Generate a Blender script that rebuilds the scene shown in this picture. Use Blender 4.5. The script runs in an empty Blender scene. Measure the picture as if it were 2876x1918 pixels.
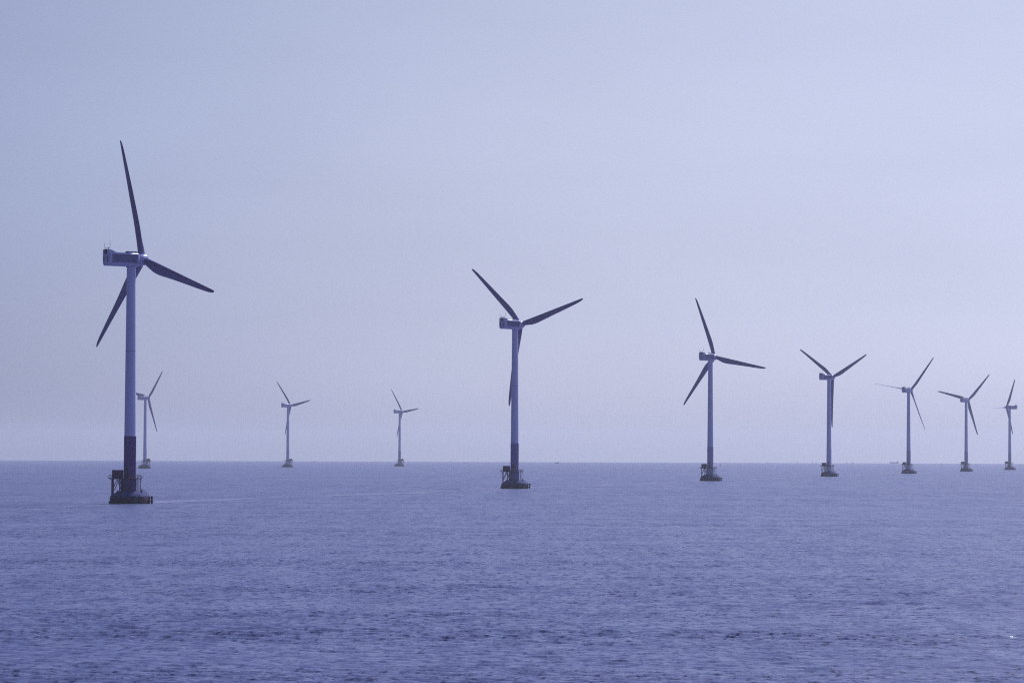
import bpy, math, random
import numpy as np
from mathutils import Matrix, Vector, Euler

random.seed(7)
rad = math.radians
scene = bpy.context.scene
col = scene.collection

# ------------------------------------------------------------------ camera
CAM_H = 18.5            # height of the lens above the water
EARTH = 7.4e6           # effective earth radius (with refraction): the sea really curves away
PITCH = math.atan(315.6 / 10000.0)
ROLL = rad(0.2)
cam_data = bpy.data.cameras.new("camera")
cam_data.sensor_width = 36.0
cam_data.lens = 36.0 * 10000.0 / 2876.0
cam_data.clip_start = 1.0
cam_data.clip_end = 80000.0
cam = bpy.data.objects.new("camera", cam_data)
col.objects.link(cam)
cam.location = (0, 0, CAM_H)
cam.rotation_euler = (Matrix.Rotation(math.pi / 2 + PITCH, 3, 'X') @ Matrix.Rotation(ROLL, 3, 'Z')).to_euler()
scene.camera = cam

# ------------------------------------------------------------------ sky and sun
SUN_EL = rad(48)
SUN_AZ = rad(35)        # to the right of the viewing direction (+Y), beyond the turbines
SKY_STRENGTH = 0.105
world = bpy.data.worlds.new("World")
scene.world = world
world.use_nodes = True
wn = world.node_tree
wn.nodes.clear()
sky = wn.nodes.new("ShaderNodeTexSky")
sky.sky_type = 'NISHITA'
sky.sun_disc = False
sky.sun_elevation = SUN_EL
sky.sun_rotation = SUN_AZ
sky.altitude = 0
sky.air_density = 1.0
sky.dust_density = 1.5
sky.ozone_density = 3.0
hs = wn.nodes.new("ShaderNodeHueSaturation")      # thin even haze layer: the sky is nearly one hue
hs.inputs["Saturation"].default_value = 0.12
wn.links.new(sky.outputs[0], hs.inputs["Color"])
# the sky is brighter towards the sun's side and falls off away from it
wgeo = wn.nodes.new("ShaderNodeTexCoord")
wdot = wn.nodes.new("ShaderNodeVectorMath"); wdot.operation = 'DOT_PRODUCT'
wdot.inputs[1].default_value = (math.sin(rad(70)), math.cos(rad(70)), 0)
wn.links.new(wgeo.outputs["Generated"], wdot.inputs[0])
wramp = wn.nodes.new("ShaderNodeValToRGB")
wmap = wn.nodes.new("ShaderNodeMapRange")
wmap.inputs[1].default_value = -1; wmap.inputs[2].default_value = 1
wn.links.new(wdot.outputs["Value"], wmap.inputs[0]); wn.links.new(wmap.outputs[0], wramp.inputs[0])
wramp.color_ramp.interpolation = 'B_SPLINE'
we = wramp.color_ramp.elements
we[0].position = 0.0; we[0].color = (0.26, 0.26, 0.30, 1)
we[1].position = 0.35; we[1].color = (0.42, 0.42, 0.47, 1)
for pos, c in ((0.585, (0.60, 0.655, 0.79, 1)), (0.64, (0.85, 0.875, 0.92, 1)), (0.685, (0.97, 0.97, 0.98, 1)), (0.74, (0.955, 0.955, 0.965, 1)), (1.0, (1.15, 1.15, 1.15, 1))):
    el = we.new(pos); el.color = c
wsc = wn.nodes.new("ShaderNodeMix"); wsc.data_type = 'RGBA'; wsc.blend_type = 'MULTIPLY'
wsc.inputs[0].default_value = 1.0
wn.links.new(hs.outputs[0], wsc.inputs[6]); wn.links.new(wramp.outputs[0], wsc.inputs[7])
tint = wn.nodes.new("ShaderNodeMix")
tint.data_type = 'RGBA'
tint.blend_type = 'MULTIPLY'
tint.inputs[0].default_value = 1.0
# milky near the horizon, deeper blue overhead
wsep = wn.nodes.new("ShaderNodeSeparateXYZ")
wel = wn.nodes.new("ShaderNodeValToRGB")
wel.color_ramp.interpolation = 'EASE'
wel.color_ramp.elements[0].position = 0.0; wel.color_ramp.elements[0].color = (0.965, 1.0, 1.30, 1)
wel.color_ramp.elements[1].position = 0.55; wel.color_ramp.elements[1].color = (0.34, 0.44, 1.05, 1)
for pos, c in ((0.065, (0.825, 0.875, 1.135, 1)), (0.135, (0.70, 0.755, 0.985, 1))):
    el = wel.color_ramp.elements.new(pos); el.color = c
wn.links.new(wgeo.outputs["Generated"], wsep.inputs[0]); wn.links.new(wsep.outputs[2], wel.inputs[0])
wn.links.new(wel.outputs[0], tint.inputs[7])
bg = wn.nodes.new("ShaderNodeBackground")
bg.inputs[1].default_value = SKY_STRENGTH
wo = wn.nodes.new("ShaderNodeOutputWorld")
wmp = wn.nodes.new("ShaderNodeMapping"); wmp.inputs["Scale"].default_value = (5, 5, 22)
wnz = wn.nodes.new("ShaderNodeTexNoise"); wnz.inputs["Scale"].default_value = 1.0; wnz.inputs["Detail"].default_value = 5
wnr = wn.nodes.new("ShaderNodeMapRange"); wnr.inputs[1].default_value = 0.3; wnr.inputs[2].default_value = 0.7
wnr.inputs[3].default_value = 0.955; wnr.inputs[4].default_value = 1.035
wcl = wn.nodes.new("ShaderNodeVectorMath"); wcl.operation = 'SCALE'
wn.links.new(wgeo.outputs["Generated"], wmp.inputs[0]); wn.links.new(wmp.outputs[0], wnz.inputs["Vector"])
wn.links.new(wnz.outputs[0], wnr.inputs[0])
wn.links.new(wsc.outputs[2], wcl.inputs[0]); wn.links.new(wnr.outputs[0], wcl.inputs[3])
wn.links.new(wcl.outputs[0], tint.inputs[6])
wn.links.new(tint.outputs[2], bg.inputs[0])
wn.links.new(bg.outputs[0], wo.inputs[0])

sun_data = bpy.data.lights.new("sun", 'SUN')
sun_data.energy = 4.0
sun_data.angle = rad(0.5)
sun_data.color = (0.96, 0.96, 1.0)
sun = bpy.data.objects.new("sun", sun_data)
col.objects.link(sun)
sdir = Vector((math.cos(SUN_EL) * math.sin(SUN_AZ), math.cos(SUN_EL) * math.cos(SUN_AZ), math.sin(SUN_EL)))
sun.rotation_euler = sdir.to_track_quat('Z', 'Y').to_euler()
sun.location = (600, 600, 900)

scene.view_settings.view_transform = 'Standard'
scene.view_settings.look = 'None'
scene.view_settings.exposure = 0.0
scene.view_settings.gamma = 1.0
scene.view_settings.use_curve_mapping = False
scene.cycles.max_bounces = 6
scene.cycles.volume_bounces = 1
scene.cycles.use_denoising = False
scene.cycles.filter_width = 1.15

# ------------------------------------------------------------------ materials
def mat(name, color, rough=0.5, metal=0.0, spec=0.5, var=0.12, vscale=0.6, stretch=(1, 1, 1), color2=None):
    m = bpy.data.materials.new(name)
    m.use_nodes = True
    nt = m.node_tree
    p = nt.nodes["Principled BSDF"]
    p.inputs["Roughness"].default_value = rough
    p.inputs["Metallic"].default_value = metal
    p.inputs["Specular IOR Level"].default_value = spec
    tc = nt.nodes.new("ShaderNodeTexCoord")
    mp = nt.nodes.new("ShaderNodeMapping")
    mp.inputs["Scale"].default_value = stretch
    nz = nt.nodes.new("ShaderNodeTexNoise")
    nz.inputs["Scale"].default_value = vscale
    nz.inputs["Detail"].default_value = 5
    mx = nt.nodes.new("ShaderNodeMix")
    mx.data_type = 'RGBA'
    c2 = color2 or tuple(c * (1 - var) for c in color)
    c1 = color if color2 else tuple(min(1, c * (1 + var)) for c in color)
    mx.inputs[6].default_value = (*c1, 1)
    mx.inputs[7].default_value = (*c2, 1)
    rp = nt.nodes.new("ShaderNodeValToRGB")
    rp.color_ramp.elements[0].position = 0.35
    rp.color_ramp.elements[1].position = 0.65
    L = nt.links.new
    L(tc.outputs["Object"], mp.inputs[0])
    L(mp.outputs[0], nz.inputs["Vector"])
    L(nz.outputs[0], rp.inputs[0])
    L(rp.outputs[0], mx.inputs[0])
    L(mx.outputs[2], p.inputs["Base Color"])
    return m

M = {}
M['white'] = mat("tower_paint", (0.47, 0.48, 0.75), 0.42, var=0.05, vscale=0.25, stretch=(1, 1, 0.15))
M['shell'] = mat("nacelle_paint", (0.37, 0.38, 0.64), 0.27, var=0.05, vscale=0.4)
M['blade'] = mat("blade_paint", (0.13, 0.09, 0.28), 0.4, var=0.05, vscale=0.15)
M['band_dark'] = mat("dark_tower_paint", (0.105, 0.05, 0.19), 0.8, spec=0.1, var=0.16, vscale=0.3, stretch=(1, 1, 0.2))
M['band_blue'] = mat("dull_tower_paint", (0.17, 0.125, 0.34), 0.7, spec=0.2, var=0.06, vscale=0.3, stretch=(1, 1, 0.2))
M['band_mid'] = mat("mid_tower_paint", (0.27, 0.28, 0.48), 0.55, spec=0.3, var=0.06, vscale=0.3, stretch=(1, 1, 0.2))  # tone between the dark band and the tower paint
M['panel'] = mat("blue_panel_paint", (0.09, 0.08, 0.24), 0.5, var=0.05)
M['mark'] = mat("dark_marking_paint", (0.10, 0.10, 0.26), 0.5, var=0.05)
M['louvre'] = mat("dark_louvre", (0.08, 0.06, 0.12), 0.6, var=0.1, vscale=2)
M['hole'] = mat("dark_opening", (0.03, 0.024, 0.028), 0.7, var=0.1)
M['steel'] = mat("weathered_steel", (0.08, 0.03, 0.12), 0.65, spec=0.3, var=0.2, vscale=1.5)
M['dark_steel'] = mat("dark_steel", (0.05, 0.018, 0.075), 0.65, spec=0.3, var=0.2, vscale=1.5)
M['box'] = mat("container_paint", (0.09, 0.03, 0.13), 0.7, spec=0.2, var=0.1, vscale=0.8)
M['cone'] = mat("wet_concrete", (0.07, 0.075, 0.19), 0.8, var=0.4, vscale=2.2, spec=0.05, stretch=(1, 1, 0.1))
M['rubber'] = mat("black_rubber", (0.03, 0.024, 0.03), 0.7, var=0.2, vscale=1)
M['hull_dark'] = mat("dark_hull_paint", (0.08, 0.07, 0.12), 0.6)
M['cabin'] = mat("cabin_paint", (0.22, 0.21, 0.30), 0.6)
M['buoy'] = mat("buoy_paint", (0.12, 0.08, 0.14), 0.6)


def cap_material():
    # concrete pile cap: dry above, dark wet weed below a ragged tide line
    m = bpy.data.materials.new("pile_cap_concrete")
    m.use_nodes = True
    nt = m.node_tree
    p = nt.nodes["Principled BSDF"]
    p.inputs["Roughness"].default_value = 0.8
    p.inputs["Specular IOR Level"].default_value = 0.2
    tc = nt.nodes.new("ShaderNodeTexCoord")
    sp = nt.nodes.new("ShaderNodeSeparateXYZ")
    nz = nt.nodes.new("ShaderNodeTexNoise")
    nz.inputs["Scale"].default_value = 0.7
    nz.inputs["Detail"].default_value = 6
    ad = nt.nodes.new("ShaderNodeMath"); ad.operation = 'MULTIPLY_ADD'
    ad.inputs[1].default_value = 1.6; ad.inputs[2].default_value = -0.8
    su = nt.nodes.new("ShaderNodeMath"); su.operation = 'ADD'
    rp = nt.nodes.new("ShaderNodeValToRGB")
    e = rp.color_ramp.elements
    e[0].position = 0.42; e[0].color = (0.022, 0.006, 0.022, 1)
    e[1].position = 0.66; e[1].color = (0.055, 0.016, 0.085, 1)
    dv = nt.nodes.new("ShaderNodeMath"); dv.operation = 'MULTIPLY'; dv.inputs[1].default_value = 1 / 3.0
    L = nt.links.new
    L(tc.outputs["Object"], sp.inputs[0]); L(tc.outputs["Object"], nz.inputs["Vector"])
    L(nz.outputs[0], ad.inputs[0]); L(sp.outputs[2], su.inputs[0]); L(ad.outputs[0], su.inputs[1])
    L(su.outputs[0], dv.inputs[0]); L(dv.outputs[0], rp.inputs[0]); L(rp.outputs[0], p.inputs["Base Color"])
    return m


M['cap'] = cap_material()


def sea_material():
    m = bpy.data.materials.new("sea_water")
    m.use_nodes = True
    nt = m.node_tree
    N = nt.nodes.new
    L = nt.links.new
    p = nt.nodes["Principled BSDF"]
    p.inputs["Base Color"].default_value = (0.106, 0.123, 0.25, 1)
    p.inputs["Roughness"].default_value = 0.33
    p.inputs["IOR"].default_value = 1.33
    p.inputs["Specular IOR Level"].default_value = 0.5
    tc = N("ShaderNodeTexCoord")
    geo = N("ShaderNodeNewGeometry")

    def ripple(scale, amp, stretch, detail=2.0):
        mp = N("ShaderNodeMapping"); mp.inputs["Scale"].default_value = stretch
        nz = N("ShaderNodeTexNoise"); nz.inputs["Scale"].default_value = scale
        nz.inputs["Detail"].default_value = detail
        L(tc.outputs["Object"], mp.inputs[0]); L(mp.outputs[0], nz.inputs["Vector"])
        sb = N("ShaderNodeVectorMath"); sb.operation = 'SUBTRACT'; sb.inputs[1].default_value = (0.5, 0.5, 0.5)
        L(nz.outputs["Color"], sb.inputs[0])
        ml = N("ShaderNodeVectorMath"); ml.operation = 'MULTIPLY'; ml.inputs[1].default_value = (amp * 0.6, amp, 0)
        L(sb.outputs[0], ml.inputs[0])
        return ml.outputs[0]

    def streaks(scale, lo, hi, amp):
        # groups of wave faces leaning to the south (-Y), drawn out along the crests
        mp = N("ShaderNodeMapping"); mp.inputs["Scale"].default_value = scale
        nz = N("ShaderNodeTexNoise"); nz.inputs["Scale"].default_value = 1.0; nz.inputs["Detail"].default_value = 4
        nz.inputs["Roughness"].default_value = 0.65
        L(tc.outputs["Object"], mp.inputs[0]); L(mp.outputs[0], nz.inputs["Vector"])
        mr = N("ShaderNodeMapRange"); mr.inputs[1].default_value = lo; mr.inputs[2].default_value = hi
        mr.inputs[3].default_value = 0.0; mr.inputs[4].default_value = -amp
        L(nz.outputs[0], mr.inputs[0])
        cx = N("ShaderNodeCombineXYZ"); L(mr.outputs[0], cx.inputs[1])
        return cx.outputs[0]

    parts = [ripple(2.2, 0.6, (0.7, 1, 1), 3), ripple(0.45, 0.5, (0.5, 1, 1), 2),
             streaks((1.0, 0.33, 1), 0.52, 0.68, 0.58), streaks((2.6, 0.9, 1), 0.55, 0.72, 0.5), streaks((0.30, 0.05, 1), 0.50, 0.74, 0.20),
             streaks((0.14, 0.013, 1), 0.44, 0.74, 0.10), streaks((0.06, 0.0045, 1), 0.40, 0.74, 0.09)]
    acc = parts[0]
    for q in parts[1:]:
        a = N("ShaderNodeVectorMath"); a.operation = 'ADD'
        L(acc, a.inputs[0]); L(q, a.inputs[1]); acc = a.outputs[0]
    # gusts and slicks: broad patches where the ripples are stronger or weaker
    mp = N("ShaderNodeMapping"); mp.inputs["Scale"].default_value = (0.16, 1.3, 1)
    gz = N("ShaderNodeTexNoise"); gz.inputs["Scale"].default_value = 0.02; gz.inputs["Detail"].default_value = 5
    gz.inputs["Roughness"].default_value = 0.6
    L(tc.outputs["Object"], mp.inputs[0]); L(mp.outputs[0], gz.inputs["Vector"])
    mr = N("ShaderNodeMapRange")
    mr.inputs[1].default_value = 0.32; mr.inputs[2].default_value = 0.68
    mr.inputs[3].default_value = 0.42; mr.inputs[4].default_value = 1.32
    L(gz.outputs[0], mr.inputs[0])
    sc = N("ShaderNodeVectorMath"); sc.operation = 'SCALE'
    L(acc, sc.inputs[0]); L(mr.outputs[0], sc.inputs[3])
    ad = N("ShaderNodeVectorMath"); ad.operation = 'ADD'
    L(geo.outputs["Normal"], ad.inputs[0]); L(sc.outputs[0], ad.inputs[1])
    nm = N("ShaderNodeVectorMath"); nm.operation = 'NORMALIZE'
    L(ad.outputs[0], nm.inputs[0]); L(nm.outputs[0], p.inputs["Normal"])
    return m


M['sea'] = sea_material()


def foam_material():
    m = bpy.data.materials.new("foam")
    m.use_nodes = True
    nt = m.node_tree
    N = nt.nodes.new; L = nt.links.new
    p = nt.nodes["Principled BSDF"]
    p.inputs["Base Color"].default_value = (0.33, 0.35, 0.53, 1)
    p.inputs["Roughness"].default_value = 0.8
    tc = N("ShaderNodeTexCoord")
    mp = N("ShaderNodeMapping"); mp.inputs["Scale"].default_value = (0.02, 0.12, 1)
    nz = N("ShaderNodeTexNoise"); nz.inputs["Scale"].default_value = 1.0; nz.inputs["Detail"].default_value = 6
    rp = N("ShaderNodeMapRange"); rp.inputs[1].default_value = 0.28; rp.inputs[2].default_value = 0.66
    rp.inputs[3].default_value = 0.0; rp.inputs[4].default_value = 0.55
    L(tc.outputs["Object"], mp.inputs[0]); L(mp.outputs[0], nz.inputs["Vector"])
    L(nz.outputs[0], rp.inputs[0]); L(rp.outputs[0], p.inputs["Alpha"])
    return m


M['foam'] = foam_material()

# ------------------------------------------------------------------ mesh helpers
class MB:
    """collects boxes, tubes, lathes and prisms into one mesh"""
    def __init__(self):
        self.v = []; self.f = []

    def add(self, vs, fs):
        o = len(self.v)
        self.v += [tuple(x) for x in vs]
        self.f += [tuple(i + o for i in f) for f in fs]
        return self

    def box(self, x0, x1, y0, y1, z0, z1, b=0.0):
        if b <= 0:
            vs = [(x, y, z) for z in (z0, z1) for x, y in ((x0, y0), (x1, y0), (x1, y1), (x0, y1))]
            return self.add(vs, [(3, 2, 1, 0), (4, 5, 6, 7), (0, 1, 5, 4), (1, 2, 6, 5), (2, 3, 7, 6), (3, 0, 4, 7)])
        ring = [(x0 + b, y0), (x1 - b, y0), (x1, y0 + b), (x1, y1 - b), (x1 - b, y1), (x0 + b, y1), (x0, y1 - b), (x0, y0 + b)]
        inn = [(x0 + b, y0 + b), (x1 - b, y0 + b), (x1 - b, y0 + b), (x1 - b, y1 - b), (x1 - b, y1 - b), (x0 + b, y1 - b), (x0 + b, y1 - b), (x0 + b, y0 + b)]
        lv = [(inn, z0), (ring, z0 + b), (ring, z1 - b), (inn, z1)]
        vs = []
        for r_, z in lv:
            vs += [(x, y, z) for x, y in r_]
        fs = []
        for k in range(3):
            for i in range(8):
                j = (i + 1) % 8
                fs.append((k * 8 + i, k * 8 + j, (k + 1) * 8 + j, (k + 1) * 8 + i))
        fs.append(tuple(range(7, -1, -1))); fs.append(tuple(range(24, 32)))
        return self.add(vs, fs)

    def tube(self, p, q, r0, r1=None, n=10):
        p, q = Vector(p), Vector(q)
        r1 = r0 if r1 is None else r1
        d = (q - p).normalized()
        a = d.orthogonal().normalized(); b = d.cross(a)
        vs = []
        for c, r in ((p, r0), (q, r1)):
            for i in range(n):
                t = 2 * math.pi * i / n
                vs.append(c + a * math.cos(t) * r + b * math.sin(t) * r)
        fs = [(i, (i + 1) % n, n + (i + 1) % n, n + i) for i in range(n)]
        fs += [tuple(range(n - 1, -1, -1)), tuple(range(n, 2 * n))]
        return self.add(vs, fs)

    def bar(self, p, q, w, h):
        p, q = Vector(p), Vector(q)
        d = (q - p).normalized()
        s = d.cross(Vector((0, 0, 1)))
        s = s.normalized() if s.length > 1e-3 else Vector((1, 0, 0))
        u = s.cross(d).normalized()
        vs = []
        for c in (p, q):
            for a, b in ((-1, -1), (1, -1), (1, 1), (-1, 1)):
                vs.append(c + s * a * w / 2 + u * b * h / 2)
        return self.add(vs, [(0, 3, 2, 1), (4, 5, 6, 7), (0, 1, 5, 4), (1, 2, 6, 5), (2, 3, 7, 6), (3, 0, 4, 7)])

    def lathe(self, prof, n=48, axis='z', c=(0, 0, 0), caps=True):
        vs = []
        for r, h in prof:
            for i in range(n):
                t = 2 * math.pi * i / n
                a, b = r * math.cos(t), r * math.sin(t)
                vs.append((c[0] + a, c[1] + b, c[2] + h) if axis == 'z' else (c[0] + h, c[1] + a, c[2] + b))
        fs = []
        for k in range(len(prof) - 1):
            for i in range(n):
                j = (i + 1) % n
                fs.append((k * n + i, k * n + j, (k + 1) * n + j, (k + 1) * n + i))
        if caps:
            fs += [tuple(range(n - 1, -1, -1)), tuple(range((len(prof) - 1) * n, len(prof) * n))]
        return self.add(vs, fs)

    def prism(self, pts, y0, y1):
        # polygon in x,z extruded along y
        n = len(pts)
        vs = [(x, y0, z) for x, z in pts] + [(x, y1, z) for x, z in pts]
        fs = [(i, (i + 1) % n, n + (i + 1) % n, n + i) for i in range(n)]
        fs += [tuple(range(n - 1, -1, -1)), tuple(range(n, 2 * n))]
        return self.add(vs, fs)

    def loft(self, rings):
        n = len(rings[0])
        vs = [p for r in rings for p in r]
        fs = []
        for k in range(len(rings) - 1):
            for i in range(n):
                j = (i + 1) % n
                fs.append((k * n + i, k * n + j, (k + 1) * n + j, (k + 1) * n + i))
        fs += [tuple(range(n - 1, -1, -1)), tuple(range((len(rings) - 1) * n, len(rings) * n))]
        return self.add(vs, fs)

    def mesh(self, name, m, angle=38):
        me = bpy.data.meshes.new(name)
        me.from_pydata(self.v, [], self.f)
        import bmesh
        bm = bmesh.new(); bm.from_mesh(me)
        bmesh.ops.recalc_face_normals(bm, faces=bm.faces)
        bm.to_mesh(me); bm.free()
        for pl in me.polygons:
            pl.use_smooth = True
        me.set_sharp_from_angle(angle=rad(angle))
        me.materials.append(m)
        return me


def tag(o, label, cat, group=None, kind=None):
    if label: o['label'] = label
    if cat: o['category'] = cat
    if group: o['group'] = group
    if kind: o['kind'] = kind
    return o


def put(name, me, parent=None, loc=(0, 0, 0), rot=(0, 0, 0), mtl=None):
    o = bpy.data.objects.new(name, me)
    col.objects.link(o)
    o.parent = parent
    o.location = loc
    o.rotation_euler = rot
    if mtl is not None:
        o.material_slots[0].link = 'OBJECT'
        o.material_slots[0].material = mtl
    return o


_f = Vector((0, math.cos(PITCH), math.sin(PITCH)))
_r0 = Vector((1, 0, 0)); _u0 = _r0.cross(_f)
_r = _r0 * math.cos(ROLL) + _u0 * math.sin(ROLL)


def sea_point(px, dist):
    """point on the curved sea at a distance, along the bearing of a photograph column"""
    z = -dist * dist / 2 / EARTH
    x = (px - 1438) / 10000 * dist
    for _ in range(20):
        d = Vector((x, dist, z - CAM_H))
        x += (px - (1438 + 10000 * d.dot(_r) / d.dot(_f))) / 10000 * dist
    return Vector((x, dist, z))


# ------------------------------------------------------------------ sea
def build_sea():
    az_in = np.radians(np.linspace(-11.5, 11.5, 1250))
    az_out = np.radians(np.concatenate([np.arange(13, 180, 4.0)]))
    az = np.concatenate([-az_out[::-1], az_in, az_out])
    rr = [1.0, 6.0, 15.0, 30.0, 55.0, 90.0, 130.0, 170.0, 210.0, 240.0]
    r_ = 262.0
    while r_ < 19000:
        rr.append(r_)
        step = (0.2 if r_ < 900 else 0.3) * r_ * r_ / (CAM_H * 3560)
        if r_ > 3500: step *= 1.6
        r_ += min(step, 0.04 * r_)
    rr.append(19000.0)
    r = np.array(rr)
    dr = np.gradient(r)
    A, R = np.meshgrid(az, r)
    X = R * np.sin(A); Y = R * np.cos(A)
    Z = -R * R / (2 * EARTH)
    rng = np.random.default_rng(11)
    near = np.abs(A) < math.radians(12)
    DR = np.repeat(dr[:, None], len(az), 1)
    DX = R * (az_in[1] - az_in[0])
    Hh = np.zeros_like(X)
    # patches: the waves come in groups
    g = np.zeros_like(X)
    for i in range(10):
        lam = rng.uniform(35, 160); th = rng.normal(math.pi / 2, 0.7)
        g += np.sin(2 * math.pi / lam * (X * math.cos(th) * 0.6 + Y * math.sin(th)) + rng.uniform(0, 6.28))
    g = np.clip(1 + 0.12 * g, 0.5, 1.6)
    for i in range(170):
        lam = 0.55 * (4.2 / 0.55) ** rng.uniform(0, 1) if i > 16 else rng.uniform(6, 30)
        th = rng.normal(math.radians(82), 0.38)
        kx, ky = math.cos(th), math.sin(th)
        slope = 0.019 if lam < 5 else 0.006
        amp = slope * lam / (2 * math.pi)
        lr = lam / max(abs(ky), 0.15)
        fade = np.clip((lr / DR - 1.2) / 1.5, 0, 1) * np.clip((lam / max(abs(kx), 0.1) / DX - 2.2) / 2, 0, 1)
        ph = 2 * math.pi / lam * (X * kx + Y * ky) + rng.uniform(0, 6.28)
        Hh += amp * fade * np.sin(ph)
    Hh = Hh * g
    Hh = Hh + 0.35 * np.maximum(Hh, 0) ** 2          # peakier crests
    Hh *= np.clip((4200 - R) / 1500, 0, 1) * near * np.clip((R - 20) / 200, 0, 1)
    Z = Z + Hh
    nr, na = X.shape
    co = np.empty((nr * na, 3), np.float32)
    co[:, 0] = X.ravel(); co[:, 1] = Y.ravel(); co[:, 2] = Z.ravel()
    i = np.arange(nr - 1)[:, None] * na; j = np.arange(na)[None, :]; jn = (j + 1) % na
    quads = np.stack([i + j, i + na + j, i + na + jn, i + jn], -1).reshape(-1, 4)[:, ::-1].astype(np.int32)
    me = bpy.data.meshes.new("sea")
    me.vertices.add(len(co)); me.vertices.foreach_set("co", co.ravel())
    me.loops.add(quads.size); me.loops.foreach_set("vertex_index", quads.ravel())
    me.polygons.add(len(quads))
    me.polygons.foreach_set("loop_start", np.arange(0, quads.size, 4, dtype=np.int32))
    me.polygons.foreach_set("use_smooth", np.ones(len(quads), bool))
    me.update(calc_edges=True)
    me.validate()
    me.materials.append(M['sea'])
    o = put("sea", me)
    tag(o, None, None, kind='structure')
    if me.polygons[len(me.polygons) // 2].normal.z < 0:
        me.flip_normals()
    return o


build_sea()

# ------------------------------------------------------------------ wind turbine meshes
HUB = 88.7
TOWER_TOP = HUB - 2.45
BAND_TOP = 24.6
DECK = 9.3


def tower_r(z):
    return 2.12 + (1.62 - 2.12) * (z - BAND_TOP) / (TOWER_TOP - BAND_TOP)


def build_meshes():
    D = {}
    D['cap'] = MB().lathe([(7.15, -2.5), (7.2, 2.55), (7.05, 2.8)], 64).mesh("pile_cap", M['cap'])
    led = MB()
    for k in range(7):
        a = rad(150 + k * 10)
        c = Vector((math.cos(a), math.sin(a), 0)); t = Vector((-c.y, c.x, 0))
        p = c * 7.4
        led.bar(p - t * 0.62 + Vector((0, 0, 0.1)), p + t * 0.62 + Vector((0, 0, 0.1)), 0.45, 1.9)
    D['ledge'] = led.mesh("ledge", M['rubber'])
    D['cone'] = MB().lathe([(6.85, 2.79), (6.75, 3.0), (4.45, 4.55), (4.2, 4.65)], 64).mesh("foundation_cone", M['cone'])
    D['neck'] = MB().lathe([(2.62, 4.6), (2.62, 4.8), (2.45, 4.82), (2.45, 8.9), (2.55, 8.95), (2.55, 9.12)], 48).mesh("transition_piece", M['band_dark'])
    # deck: ring round the tower and a bay to the left under the container
    dk = MB().lathe([(4.3, 9.05), (4.4, 9.1), (4.4, 9.35), (4.3, 9.4)], 32)
    dk.box(-7.35, -2.5, -2.1, 2.1, 8.98, 9.425, 0.04)
    D['deck'] = dk.mesh("platform", M['dark_steel'])
    rl = MB()
    pts = [(-4.1, -2.05), (-7.3, -2.05), (-7.3, 2.05), (-4.1, 2.05)]
    ring = [(4.3 * math.cos(rad(a)), 4.3 * math.sin(rad(a))) for a in range(-140, 141, 20)]
    path = pts[::-1][:0] + [(-7.3, 2.05), (-7.3, -2.05), (-5.3, -2.05), (-3.9, -2.05)] + ring + [(-3.9, 2.05), (-5.3, 2.05), (-7.3, 2.05)]
    for z in (9.95, 10.45):
        for a, b in zip(path[:-1], path[1:]):
            rl.tube((*a, z), (*b, z), 0.05, n=6)
    for a, b in zip(path[:-1], path[1:]):
        rl.tube((*a, 9.3), (*a, 10.45), 0.05, n=6)
        mx = ((a[0] + b[0]) / 2, (a[1] + b[1]) / 2)
        rl.tube((*mx, 9.3), (*mx, 10.45), 0.04, n=6)
    D['railing'] = rl.mesh("railing", M['steel'])
    D['bracket_l'] = MB().tube((-7.3, -1.2, 9.1), (-7.95, -1.2, 10.05), 0.08, n=8).tube((-7.85, -1.2, 9.9), (-8.0, -1.2, 10.15), 0.12, n=8).mesh("navigation_light", M['dark_steel'])
    D['bracket_r'] = MB().tube((4.3, -0.6, 9.15), (4.95, -0.6, 10.0), 0.08, n=8).tube((4.88, -0.6, 9.9), (5.03, -0.6, 10.1), 0.12, n=8).tube((4.2, -0.6, 8.9), (4.75, -0.6, 8.45), 0.07, n=6).mesh("navigation_light", M['dark_steel'])
    bx = MB().box(-6.35, -2.5, -1.35, 1.35, 9.65, 12.3, 0.06)
    for i in range(13):
        x = -6.2 + i * 0.29
        bx.box(x, x + 0.12, -1.40, -1.352, 9.8, 12.15)
        bx.box(x, x + 0.12, 1.352, 1.40, 9.8, 12.15)
    D['container'] = bx.mesh("equipment_container", M['box'])
    D['skid'] = MB().box(-6.2, -2.6, -1.25, 1.25, 9.43, 9.648).mesh("container_skid", M['hole'])
    D['window'] = MB().box(-6.05, -5.35, -1.44, -1.405, 10.85, 11.6).mesh("window", M['hole'])
    lg = MB().tube((0, 0, 2.9), (0, 0, 8.98), 0.26, n=12).tube((0, 0, 2.75), (0, 0, 2.95), 0.4, n=12)
    D['leg'] = lg.mesh("support_leg", M['steel'])
    D['leg_short'] = MB().tube((0, 0, 4.4), (0, 0, 8.98), 0.24, n=12).mesh("support_leg", M['steel'])
    D['brace'] = MB().tube((-4.45, 0, 8.9), (-6.2, 0, 4.95), 0.15, n=10).tube((-4.45, 0, 8.9), (-2.75, 0, 5.0), 0.15, n=10).mesh("brace", M['steel'])
    ld = MB()
    for y in (-0.25, 0.25):
        ld.tube((2.9, y - 0.6, 4.6), (2.9, y - 0.6, 10.4), 0.05, n=6)
    for k in range(20):
        ld.tube((2.9, -0.85, 4.75 + k * 0.28), (2.9, -0.35, 4.75 + k * 0.28), 0.03, n=5)
    for k in range(8):    # safety hoops
        z = 6.2 + k * 0.5
        for a in range(5):
            t0, t1 = rad(-90 + a * 36), rad(-90 + (a + 1) * 36)
            ld.tube((2.9 + 0.5 * math.cos(t0) * 0.7, -0.6 + 0.35 * math.sin(t0), z), (2.9 + 0.5 * math.cos(t1) * 0.7, -0.6 + 0.35 * math.sin(t1), z), 0.02, n=4)
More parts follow.
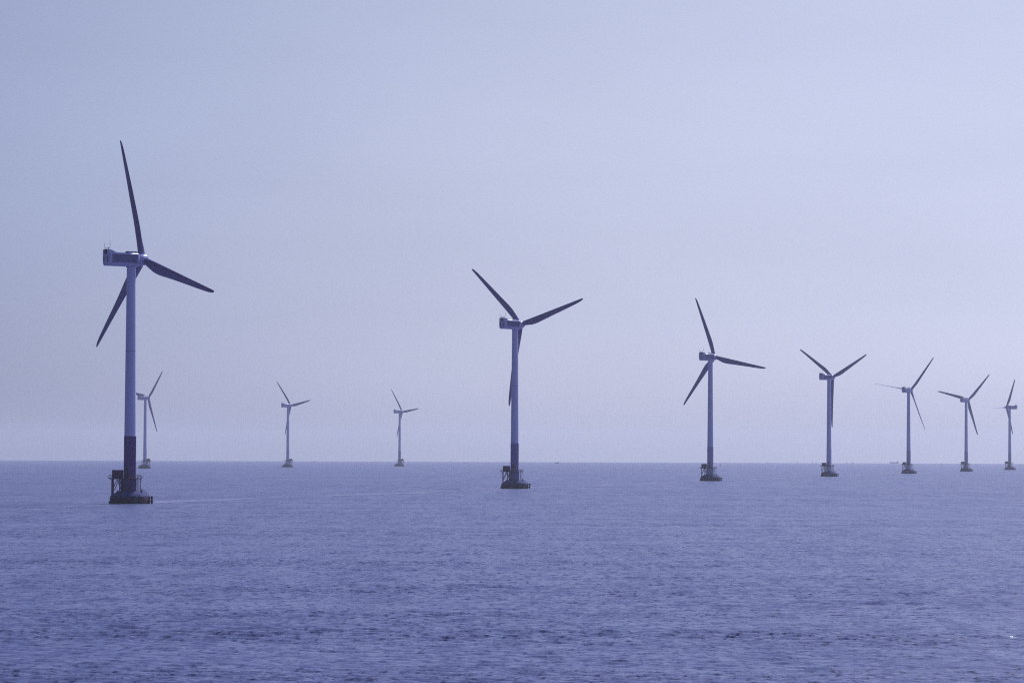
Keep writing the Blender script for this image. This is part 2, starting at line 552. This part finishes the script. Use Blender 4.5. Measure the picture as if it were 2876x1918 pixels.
    D['ladder'] = ld.mesh("ladder", M['steel'])
    D['post'] = MB().tube((0, 0, 4.55), (0, 0, 9.05), 0.13, n=10).mesh("post", M['steel'])
    st = MB()
    for y in (-0.45, 0.45):
        st.bar((4.15, y, 4.7), (6.1, y, 2.85), 0.12, 0.38)
    for k in range(8):
        t = (k + 0.5) / 8
        st.box(4.15 + 1.95 * t - 0.14, 4.15 + 1.95 * t + 0.14, -0.39, 0.39, 4.72 - 1.85 * t, 4.77 - 1.85 * t)
    D['stair'] = st.mesh("stair", M['dark_steel'])
    hr = MB()
    for y in (-0.5, 0.5):
        hr.tube((4.3, y, 5.6), (6.2, y, 3.8), 0.05, n=6)
        hr.tube((6.2, y, 3.8), (7.0, y, 3.8), 0.05, n=6)
        for x, z in ((4.3, 4.6), (5.25, 3.75), (6.2, 2.9)):
            hr.tube((x, y, z), (x, y, z + 0.95), 0.05, n=6)
        hr.tube((7.0, y, 2.75), (7.0, y, 3.8), 0.05, n=6)
    D['handrail'] = hr.mesh("handrail", M['steel'])
    D['bollard'] = MB().lathe([(0.24, 0), (0.17, 0.25), (0.17, 0.5), (0.42, 0.62), (0.42, 0.75)], 16).mesh("bollard", M['dark_steel'])
    fd = MB()   # local x is outward from the cap wall
    fd.box(0.85, 1.45, -0.75, 0.75, -1.0, 2.9, 0.06)
    for z in (2.3, 0.9):
        fd.box(0, 0.86, -0.62, 0.62, z - 0.22, z + 0.22)
    fd.box(-0.05, 0.32, -0.7, 0.7, -1.0, 2.82)
    D['fender'] = fd.mesh("fender", M['rubber'])
    D['fender_plate'] = MB().box(1.45, 1.53, -0.42, 0.42, -0.2, 0.2).mesh("face_plate", M['steel'])
    # tower
    D['band'] = MB().lathe([(2.3, 9.12), (2.3, 9.3), (2.22, 9.32), (2.21, BAND_TOP - 0.2), (2.24, BAND_TOP - 0.15), (2.24, BAND_TOP)], 64).mesh("lower_tower_section", M['band_dark'])
    prof = [(tower_r(BAND_TOP), BAND_TOP - 0.05)]
    for z in (55.5,):
        prof += [(tower_r(z - 0.12), z - 0.12)]
        prof += [(tower_r(z + 0.12), z + 0.12)]
    prof += [(tower_r(TOWER_TOP - 0.01), TOWER_TOP)]
    D['tower'] = MB().lathe(prof, 64).mesh("tower", M['white'])
    sm = MB().lathe([(tower_r(55.5) - 0.1, 55.33), (tower_r(55.5) + 0.025, 55.34), (tower_r(55.5) + 0.025, 55.66), (tower_r(55.5) - 0.1, 55.67)], 64)
    D['seam'] = sm.mesh("flange", M['band_mid'])
    # door on the camera side, arched
    dr = MB()
    dp = [(-0.48, 10.15), (0.48, 10.15), (0.48, 12.7), (0.42, 12.95), (0.25, 13.15), (0, 13.22), (-0.25, 13.15), (-0.42, 12.95), (-0.48, 12.7)]
    dr.prism(dp, -2.30, -2.05)
    D['door'] = dr.mesh("door", M['hole'])
    dstep = MB().box(-0.9, 0.9, -3.1, -2.2, 9.95, 10.1).box(-0.9, -0.82, -3.1, -2.2, 9.4, 9.96).box(0.82, 0.9, -3.1, -2.2, 9.4, 9.96)
    D['doorstep'] = dstep.mesh("door_step", M['steel'])
    # nacelle, local x along the rotor axis, z = 0 at hub height
    w = 2.12

    def section(x, s, lift=0.0):
        half = [(w - 0.62, -2.38), (w - 0.05, -1.45), (w, -1.3), (w, 2.0), (w - 0.06, 2.2), (w - 0.2, 2.38), (w - 0.42, 2.47)]
        pr = half + [(-y, z) for y, z in half[::-1]]
        return [(x, y * s, z * s + lift) for y, z in pr]
    nc = MB().loft([section(-11.15, 0.90), section(-11.08, 0.96), section(-10.9, 1.0), section(-3.0, 1.0), section(1.7, 1.0), section(2.2, 0.96), section(2.45, 0.86)])
    nc.loft([[(x, y * 1.9, z) for y, z in ((-1, zb), (-1, zt - 0.15), (-0.9, zt), (0.9, zt), (1, zt - 0.15), (1, zb))]
             for x, zb, zt in ((-11.16, 2.0, 3.5), (-11.05, 2.0, 3.58), (-9.9, 2.0, 3.55), (-9.4, 2.0, 3.35), (-8.2, 2.0, 2.75), (-7.3, 2.0, 2.46))])
    nc.lathe([(1.95, -2.62), (1.95, -2.2)], 48)      # yaw collar
    nc.lathe([(1.75, 2.2), (1.85, 2.35), (1.85, 2.75)], 48, axis='x')
    D['nacelle'] = nc.mesh("nacelle", M['shell'], 50)
    D['hatch'] = MB().box(-11.30, -11.10, -0.78, 0.78, 1.9, 3.42).mesh("rear_hatch", M['hole'])
    lv = MB().box(-11.17, -11.02, -0.33, 0.33, -1.0, 1.05)
    for k in range(8):
        z = -0.95 + k * 0.25
        lv.box(-11.20, -11.172, -0.33, 0.33, z, z + 0.12)
    D['louvre'] = lv.mesh("louvre", M['louvre'])
    ar = MB().tube((-10.6, -1.85, 3.95), (-10.6, 1.85, 3.95), 0.07, n=8)
    for y in (-0.75, 0.75):
        ar.tube((-10.6, y, 3.45), (-10.6, y, 4.35), 0.09, n=8)
    D['rail'] = ar.mesh("antenna_rail", M['dark_steel'])
    an = MB().tube((0, 0, -0.1), (0, 0, 2.8), 0.05, 0.03, n=6).tube((0, 0, 1.25), (0, 0, 1.65), 0.1, n=6).bar((0, -0.22, 1.4), (0, 0.22, 1.4), 0.06, 0.06)
    D['antenna'] = an.mesh("antenna", M['dark_steel'])
    rv = MB()
    for x0, x1 in ((-2.5, -1.1), (-0.75, 0.55), (0.75, 2.1)):
        rv.prism([(x0, 2.42), (x1, 2.42), (x1, 3.12), (x0 + 0.75, 3.12)], -1.35, 0.9)
    D['vent'] = rv.mesh("roof_vent", M['shell'])
    vd = MB()
    for x0, x1 in ((-2.5, -1.1),):
        vd.prism([(x0 - 0.03, 2.5), (x0 + 0.72, 3.14), (x0 + 0.70, 3.2), (x0 - 0.1, 2.5)], -1.25, 0.8)  # dark panel laid on the sloped rear face of the vent
    D['vent_dark_panel'] = vd.mesh("vent_dark_panel", M['louvre'])
    D['panel'] = MB().box(-9.7, 1.35, -w - 0.02, -w + 0.02, -1.15, 1.85).mesh("side_panel", M['panel'])
    mk = MB()   # faded row of marks on the flank, too far off to read in the photograph
    for k, bars in enumerate(((0, 2), (1,), (0, 1), (0, 1, 2), (0, 2), (0, 1), (1, 2))):
        x = -8.3 + k * 1.25
        mk.box(x, x + 0.24, -w - 0.02, -w + 0.01, -0.3, 0.85)
        for b in bars:
            mk.box(x + 0.24, x + 0.8, -w - 0.02, -w + 0.01, -0.3 + b * 0.46, -0.07 + b * 0.46)
    D['marks'] = mk.mesh("lettering", M['mark'])
    # hub with spinner; local x is the rotor axis, origin at the rotor centre
    hb = MB().lathe([(1.75, -2.3), (2.0, -1.9), (2.12, -0.8), (2.12, 0.5), (1.95, 1.2), (1.55, 1.75), (0.9, 2.15), (0.3, 2.3), (0.02, 2.32)], 48, axis='x')
    for k in range(3):
        a = k * 2 * math.pi / 3
        d = Vector((0, -math.sin(a), math.cos(a)))
        hb.tube(d * 1.2, d * 2.25, 1.3, 1.22, n=32)
        hb.tube(d * 2.25, d * 2.42, 1.38, 1.38, n=32)
    D['hub'] = hb.mesh("hub", M['shell'], 40)
    # blade along z: leading edge +y, trailing edge -y
    sec = [(2.3, 2.4, 1.0, 0), (4.0, 2.85, 0.84, 0.1), (6.0, 3.35, 0.62, 0.45), (8.0, 3.72, 0.46, 0.85), (10, 3.88, 0.38, 1.0), (12, 3.84, 0.33, 1.0),
           (14, 3.7, 0.30, 1), (17, 3.43, 0.26, 1), (22, 3.03, 0.23, 1), (27, 2.68, 0.21, 1), (32, 2.34, 0.19, 1), (37, 1.98, 0.18, 1), (41, 1.65, 0.17, 1),
           (43.6, 1.32, 0.16, 1), (44.8, 0.95, 0.16, 1), (45.35, 0.55, 0.17, 1), (45.5, 0.2, 0.2, 1)]
    sa = np.array(sec, float)
    zs = np.concatenate([np.linspace(2.3, 14, 26), np.linspace(15.5, 42, 18), sa[-5:, 0]])

    def smooth(zq, col_):
        zz, vv = sa[:, 0], sa[:, col_]
        m_ = np.gradient(vv, zz)
        k = np.clip(np.searchsorted(zz, zq, side='right') - 1, 0, len(zz) - 2)
        h = zz[k + 1] - zz[k]; t = (zq - zz[k]) / h
        return ((2 * t ** 3 - 3 * t ** 2 + 1) * vv[k] + (t ** 3 - 2 * t ** 2 + t) * h * m_[k]
                + (-2 * t ** 3 + 3 * t ** 2) * vv[k + 1] + (t ** 3 - t ** 2) * h * m_[k + 1])
    sec = [(z, float(c), float(t_), float(min(1, max(0, f_)))) for z, c, t_, f_ in zip(zs, smooth(zs, 1), smooth(zs, 2), smooth(zs, 3))]
    rings = []
    for z, ch, tk, foil in sec:
        tw = rad(15) * max(0, 1 - z / 27) ** 1.2
        ring = []
        n = 28
        lead = 1.25 - 0.0195 * max(0.0, z - 5)
        if z > 44: lead = min(lead, 0.45 - (45.5 - z) * 0.0) * (ch / 0.95) ** 0.5
        for i in range(n):
            t = 2 * math.pi * i / n
            cx = 0.5 * (1 - math.cos(t))            # 0 at the nose, 1 at the trailing edge
            sg = 1 if t < math.pi else -1
            circ = math.sin(t) * 0.5
            air = sg * (1.4845 * math.sqrt(cx) - 0.63 * cx - 1.758 * cx ** 2 + 1.4215 * cx ** 3 - 0.5075 * cx ** 4)
            th = (1 - foil) * circ * tk + foil * air * tk
            y = lead - cx * ch
            x = th * ch
            c, s = math.cos(-tw), math.sin(-tw)
            ring.append((x * c - y * s, x * s + y * c, z))
        rings.append(ring)
    D['blade'] = MB().loft(rings).mesh("blade", M['blade'], 60)
    return D


D = build_meshes()
TILT = rad(4)
OVERHANG = 5.0


def turbine(px, dist, theta, phi, label, sgn=1, flip=False, pitch=1, band='band_mid', neck=None, panel=False, leter=False):
    root = bpy.data.objects.new("wind_turbine", None)
    col.objects.link(root)
    root.location = sea_point(px, dist)
    root.empty_display_size = 5
    tag(root, label, "wind turbine", "offshore wind turbines standing in the sea")
    bz = math.pi if flip else 0.0           # which way the access side of the foundation faces
    base_rot = (0, 0, bz + rad(-3))
    Rb = Matrix.Rotation(base_rot[2], 3, 'Z')

    def b(name, key, parent=root, loc=(0, 0, 0), rz=0.0, mtl=None):
        return put(name, D[key], parent, Rb @ Vector(loc), (0, 0, base_rot[2] + rz), mtl)

    cap = b("pile_cap", 'cap')
    put("ledge", D['ledge'], cap)
    b("foundation_cone", 'cone')
    b("transition_piece", 'neck', mtl=M[neck or band])
    dk = b("platform", 'deck')
    put("railing", D['railing'], dk)
    put("navigation_light", D['bracket_l'], dk)
    put("navigation_light", D['bracket_r'], dk)
    ct = b("equipment_container", 'container')
    put("skid", D['skid'], ct)
    put("window", D['window'], ct)
    for x, y in ((-6.3, -1.4), (-6.3, 1.4)):
        b("support_leg", 'leg', loc=(x, y, 0))
    for x, y in ((-2.85, -1.5), (-3.9, 1.5), (-2.85, 1.5)):
        b("support_leg", 'leg_short', loc=(x, y, 0))
    for y in (-1.4, 1.4):
        b("brace", 'brace', loc=(0.0 if y < 0 else 0.3, y, 0))
    b("ladder", 'ladder')
    b("post", 'post', loc=(3.25, 0.6, 0))
    b("post", 'post', loc=(4.05, -0.5, 0))
    st = b("stair", 'stair')
    put("handrail", D['handrail'], st)
    b("bollard", 'bollard', loc=(-4.1, -2.6, 4.1))
    b("bollard", 'bollard', loc=(0.65, -3.9, 4.6))
    b("bollard", 'bollard', loc=(4.6, -1.6, 4.15))
    for a in (-3, -52, -66):
        c = Vector((math.cos(rad(a)), math.sin(rad(a)), 0)) * 7.1
        f = b("fender", 'fender', loc=c, rz=rad(a))
        for z in (2.3, 0.75):
            put("face_plate", D['fender_plate'], f, (0, 0, z))
    tw = put("tower", D['tower'], root, rot=(0, 0, 0))
    put("flange", D['seam'], tw)
    bd = b("lower_tower_section", 'band', rz=rad(0 if not flip else 180), mtl=M[band])
    put("door", D['door'], bd, rot=(0, 0, rad(-17)))
    put("door_step", D['doorstep'], bd, rot=(0, 0, rad(-17)))
    yaw = theta if sgn > 0 else math.pi - theta
    nc = put("nacelle", D['nacelle'], root, (0, 0, HUB), (0, 0, yaw))
    put("rear_hatch", D['hatch'], nc)
    for y in (-1.2, 1.2):
        put("louvre", D['louvre'], nc, (0, y, 0))
    put("antenna_rail", D['rail'], nc)
    a1 = put("antenna", D['antenna'], nc, (-10.6, -1.85, 3.95))
    a2 = put("antenna", D['antenna'], nc, (-10.6, 1.85, 3.95))
    a2.scale = (1, 1, 0.8)
    put("roof_vent", D['vent'], nc)
    for dx in (0, 1.75, 3.25):
        put("vent_dark_panel", D['vent_dark_panel'], nc, (dx, 0, 0))
    side = 1 if sgn > 0 else -1
    if panel:
        put("side_panel", D['panel'], nc)
    if leter:
        put("lettering", D['marks'], nc)
    ax = Vector((math.cos(yaw) * math.cos(TILT), math.sin(yaw) * math.cos(TILT), math.sin(TILT)))
    hubpos = Vector((0, 0, HUB)) + ax * OVERHANG
    base = Matrix.Rotation(yaw, 3, 'Z') @ Matrix.Rotation(-TILT, 3, 'Y')
    put("hub", D['hub'], root, hubpos, (base @ Matrix.Rotation(phi, 3, 'X')).to_euler())
    for k in range(3):
        Rm = base @ Matrix.Rotation(phi + k * 2 * math.pi / 3, 3, 'X') @ Matrix.Rotation(rad(-(pitch[k] if isinstance(pitch, tuple) else pitch)), 3, 'Z')
        put("blade", D['blade'], root, hubpos, Rm.to_euler())
    return root


spec = [
    # px, dist, theta, phi, label, options
    (364.2, 1297, 40.4, -13.2, "nearest and tallest wind turbine, with a dark lower tower and an arched door", dict(band='band_dark', panel=True)),
    (1445.1, 1932, 50.8, -46.6, "second nearest wind turbine, with one blade hanging straight down half hidden behind its tower", dict(band='band_blue', panel=True)),
    (1994.8, 2558, 50.3, -19.3, "third nearest wind turbine, one blade stretched almost level to the right above a small buoy", dict(band='band_mid', neck='band_mid', panel=True)),
    (2328.2, 3192, 43.9, -55.8, "wind turbine with two blades raised in a wide V and the third beside its tower", dict(band='white', panel=True)),
    (2551.8, 3807, 54.3, -80.4, "wind turbine with edge-on thin blades, right of the faint cargo ship", dict(band='band_mid', neck='white', pitch=(79, 20, 95), leter=True)),
    (2713.6, 4456, 52.0, -75.3, "wind turbine with one blade pointing left across its nacelle, second from the right edge", dict(band='band_mid', leter=True)),
    (2835.9, 5070, 34.4, -92.9, "small wind turbine at the right edge, its nacelle turned with the rotor to the left", dict(band='band_mid', sgn=-1, pitch=(87, 82, 82))),
    (406.9, 4505, 45.4, -78.1, "small pale wind turbine partly hidden behind the tower of the nearest turbine", dict(band='white', flip=True, leter=True)),
    (808.1, 5141, 43.7, -39.6, "hazy wind turbine standing between the nearest turbine and the faintest one on the left", dict(band='white', flip=True, leter=True)),
    (1122.1, 5805, 38.8, -36.3, "faintest and farthest wind turbine, left of the second nearest turbine", dict(band='band_mid', flip=True)),
]
for px, dist, th, ph, label, kw in spec:
    turbine(px, dist, rad(th), rad(ph), label, **kw)

# ------------------------------------------------------------------ streaks of foam trailing from base to base
def build_foam():
    mb = MB()
    pts = [sea_point(s[0], s[1]) for s in spec[:7]]
    pts.append(pts[-1] + (pts[-1] - pts[-2]) * 0.5)
    for i in range(len(pts) - 1):
        p, q = pts[i], pts[i + 1]
        d = (q - p); d.z = 0; L_ = d.length; d.normalize(); n = Vector((-d.y, d.x, 0))
        n_seg = 60
        lo = []; hi = []
        for k in range(n_seg + 1):
            s = 10 + (L_ - 24) * k / n_seg
            off = 5 * math.sin(s * 0.012 + i) + 2.5 * math.sin(s * 0.045 + 2 * i)
            off *= min(1, s / 80, (L_ - s) / 80)
            wd = 3.5 + 2.5 * math.sin(s * 0.021 + 1.3 * i) + 2.0 * (1 - s / L_)
            c = p + d * s + n * off
            for lst, sg in ((lo, -1), (hi, 1)):
                v = c + n * sg * wd
                lst.append((v.x, v.y, -(v.x ** 2 + v.y ** 2) / 2 / EARTH + 0.12))
        m = n_seg + 1
        mb.add(lo + hi, [(k, k + 1, m + k + 1, m + k) for k in range(n_seg)])
    o = put("foam_streak", mb.mesh("foam_streak", M['foam']))
    tag(o, "thin pale line of foam on the water joining the feet of the row of turbines", "foam", kind='stuff')


build_foam()

# ------------------------------------------------------------------ boats, ship and buoy near the horizon
def hull_mesh(L_, B, H, bow=1.4, name="hull"):
    # x forward; sheer rises to the bow
    rings = []
    for t in (0, 0.1, 0.35, 0.6, 0.8, 0.93, 1.0):
        x = -L_ / 2 + L_ * t
        wb = B / 2 * (0.85 if t == 0 else (1.0 if t < 0.7 else max(0.06, 1 - ((t - 0.65) / 0.35) ** 1.6)))
        top = H * (1 + 0.12 * (1 - t * 2) ** 2 if t < 0.5 else 1 + bow * (t - 0.5) ** 2 * 2)
        xk = x - (L_ * 0.07 * (t - 0.6) / 0.4 if t > 0.6 else 0)
        rings.append([(x, -wb, top), (xk, -wb * 0.8, H * 0.1), (xk, -wb * 0.3, -H * 0.5), (xk, wb * 0.3, -H * 0.5), (xk, wb * 0.8, H * 0.1), (x, wb, top)])
    return MB().loft(rings).mesh(name, M['hull_dark'])


FB = {}
def fishing_boat(px, dist, length, height, heading, label, group=None, mast=True):
    """small working boat: hull, wheelhouse aft, mast"""
    root = bpy.data.objects.new("fishing_boat", None)
    col.objects.link(root)
    root.location = sea_point(px, dist)
    root.rotation_euler = (0, 0, heading)
    tag(root, label, "boat", group)
    key = 'hull'
    if key not in FB:
        FB['hull'] = hull_mesh(10, 3.0, 1.1)
        FB['cabin'] = MB().box(-3.9, -0.9, -1.05, 1.05, 1.0, 3.1, 0.1).box(-4.1, -0.7, -1.2, 1.2, 3.1, 3.25).mesh("wheelhouse", M['cabin'])
        FB['glass'] = MB().box(-0.9, -0.86, -0.9, 0.9, 2.1, 2.8).box(-3.5, -1.2, -1.09, -1.053, 2.1, 2.8).box(-3.5, -1.2, 1.053, 1.09, 2.1, 2.8).mesh("window", M['hole'])
        FB['mast'] = MB().tube((-2.0, 0, 3.2), (-2.0, 0, 6.0), 0.09, 0.05).tube((-2.0, -0.7, 4.9), (-2.0, 0.7, 4.9), 0.05).tube((-2.0, 0, 4.2), (1.8, 0, 5.2), 0.05).mesh("mast", M['dark_steel'])
    put("hull", FB['hull'], root)
    cb = put("wheelhouse", FB['cabin'], root)
    put("window", FB['glass'], cb)
    if mast:
        put("mast", FB['mast'], root)
    root.scale = (length / 10, length / 10, height / (6.0 if mast else 3.25))
    return root


fishing_boat(1564, 9500, 11.5, 4.2, math.pi - 0.15, "small dark fishing boat with its wheelhouse at the right end, on the open sea", mast=False)
fishing_boat(2645, 9300, 8.5, 4.8, rad(65), "small boat seen end on, between the two turbines near the right")
fishing_boat(883.6, 12500, 5.5, 4.5, rad(20), "tiny boat on the horizon right of the hazy turbine on the left")
fishing_boat(2035, 14000, 7.5, 3.0, rad(8), "low slim boat on the horizon just above the buoy", mast=False)
far = [(2157, 6, 9, "faint vessel on the horizon midway between the buoy and the wide V turbine"),
       (2239.5, 5, 11, "faint tall-masted vessel on the horizon, left of its twin beside the wide V turbine"),
       (2281, 6, 9, "faint vessel on the horizon close to the left of the wide V turbine"),
       (2378, 8, 8, "faint low vessel on the horizon close to the right of the wide V turbine"),
       (2395, 8, 11, "faint taller vessel on the horizon, the farther of two right of the wide V turbine"),
       (1231, 7, 7, "barely visible vessel on the horizon, the nearer to the faintest turbine on its right"),
       (1266.5, 7, 7, "barely visible vessel on the horizon, farther right from the faintest turbine")]
for k, (px, ln, ht, label) in enumerate(far):
    fishing_boat(px, 16800, ln, ht, rad(random.choice([10, 170, 40, 150])), label, "hazy vessels on the horizon")


def cargo_ship():
    root = bpy.data.objects.new("cargo_ship", None)
    col.objects.link(root)
    root.location = sea_point(2511, 16600)
    root.rotation_euler = (0, 0, rad(176))
    tag(root, "faint grey cargo ship on the horizon with its bridge at the right end", "ship")
    put("hull", hull_mesh(44, 8, 4.6, 1.0), root)
    sb = MB().box(-20.5, -11, -3.2, 3.2, 4.5, 7.4, 0.1).box(-18.5, -12.5, -2.8, 2.8, 7.4, 9.0, 0.1)
    s = put("superstructure", sb.mesh("superstructure", M['cabin']), root)
    put("window", MB().box(-12.5, -12.45, -2.5, 2.5, 7.9, 8.6).mesh("window", M['hole']), s)
    put("funnel", MB().tube((-17.5, 0, 8.9), (-17.7, 0, 10.8), 0.8, 0.7, n=14).mesh("funnel", M['hull_dark']), root)
    put("hatch_cover", MB().box(-9, 15, -2.6, 2.6, 4.4, 5.3, 0.1).mesh("hatch_cover", M['hull_dark']), root)
    put("mast", MB().tube((17, 0, 5), (17, 0, 9), 0.2, 0.12).mesh("mast", M['dark_steel']), root)


cargo_ship()


def buoy():
    root = bpy.data.objects.new("navigation_buoy", None)
    col.objects.link(root)
    root.location = sea_point(2022.8, 6500)
    tag(root, "small upright marker buoy floating beyond the turbine with the level blade, to its right", "buoy")
    put("float", MB().lathe([(0.6, -0.6), (1.15, -0.2), (1.15, 0.55), (0.9, 0.75)], 20).mesh("float", M['buoy']), root)
    tw = MB()
    for a in range(4):
        t = a * math.pi / 2 + 0.4
        tw.tube((0.75 * math.cos(t), 0.75 * math.sin(t), 0.7), (0.28 * math.cos(t), 0.28 * math.sin(t), 3.4), 0.09, n=6)
    tw.tube((0, 0, 2.0), (0, 0, 3.4), 0.42, 0.42, n=12)
    put("lattice_mast", tw.mesh("lattice_mast", M['buoy']), root)
    put("lantern", MB().lathe([(0.3, 3.4), (0.3, 4.0), (0.45, 4.05), (0.05, 4.9)], 12).mesh("lantern", M['dark_steel']), root)


buoy()

# ------------------------------------------------------------------ haze
def build_haze():
    mb = MB().box(-19600, 19600, -19600, 19600, -27.0, 137.0)
    m = bpy.data.materials.new("haze")
    m.use_nodes = True
    nt = m.node_tree
    nt.nodes.clear()
    out = nt.nodes.new("ShaderNodeOutputMaterial")
    pv = nt.nodes.new("ShaderNodeVolumePrincipled")
    pv.inputs["Color"].default_value = (0.86, 0.905, 1.0, 1)
    pv.inputs["Density"].default_value = 3.8e-5
    pv.inputs["Anisotropy"].default_value = 0.35
    nt.links.new(pv.outputs[0], out.inputs["Volume"])
    o = put("haze", mb.mesh("haze", m))
    tag(o, None, None, kind='stuff')


build_haze()
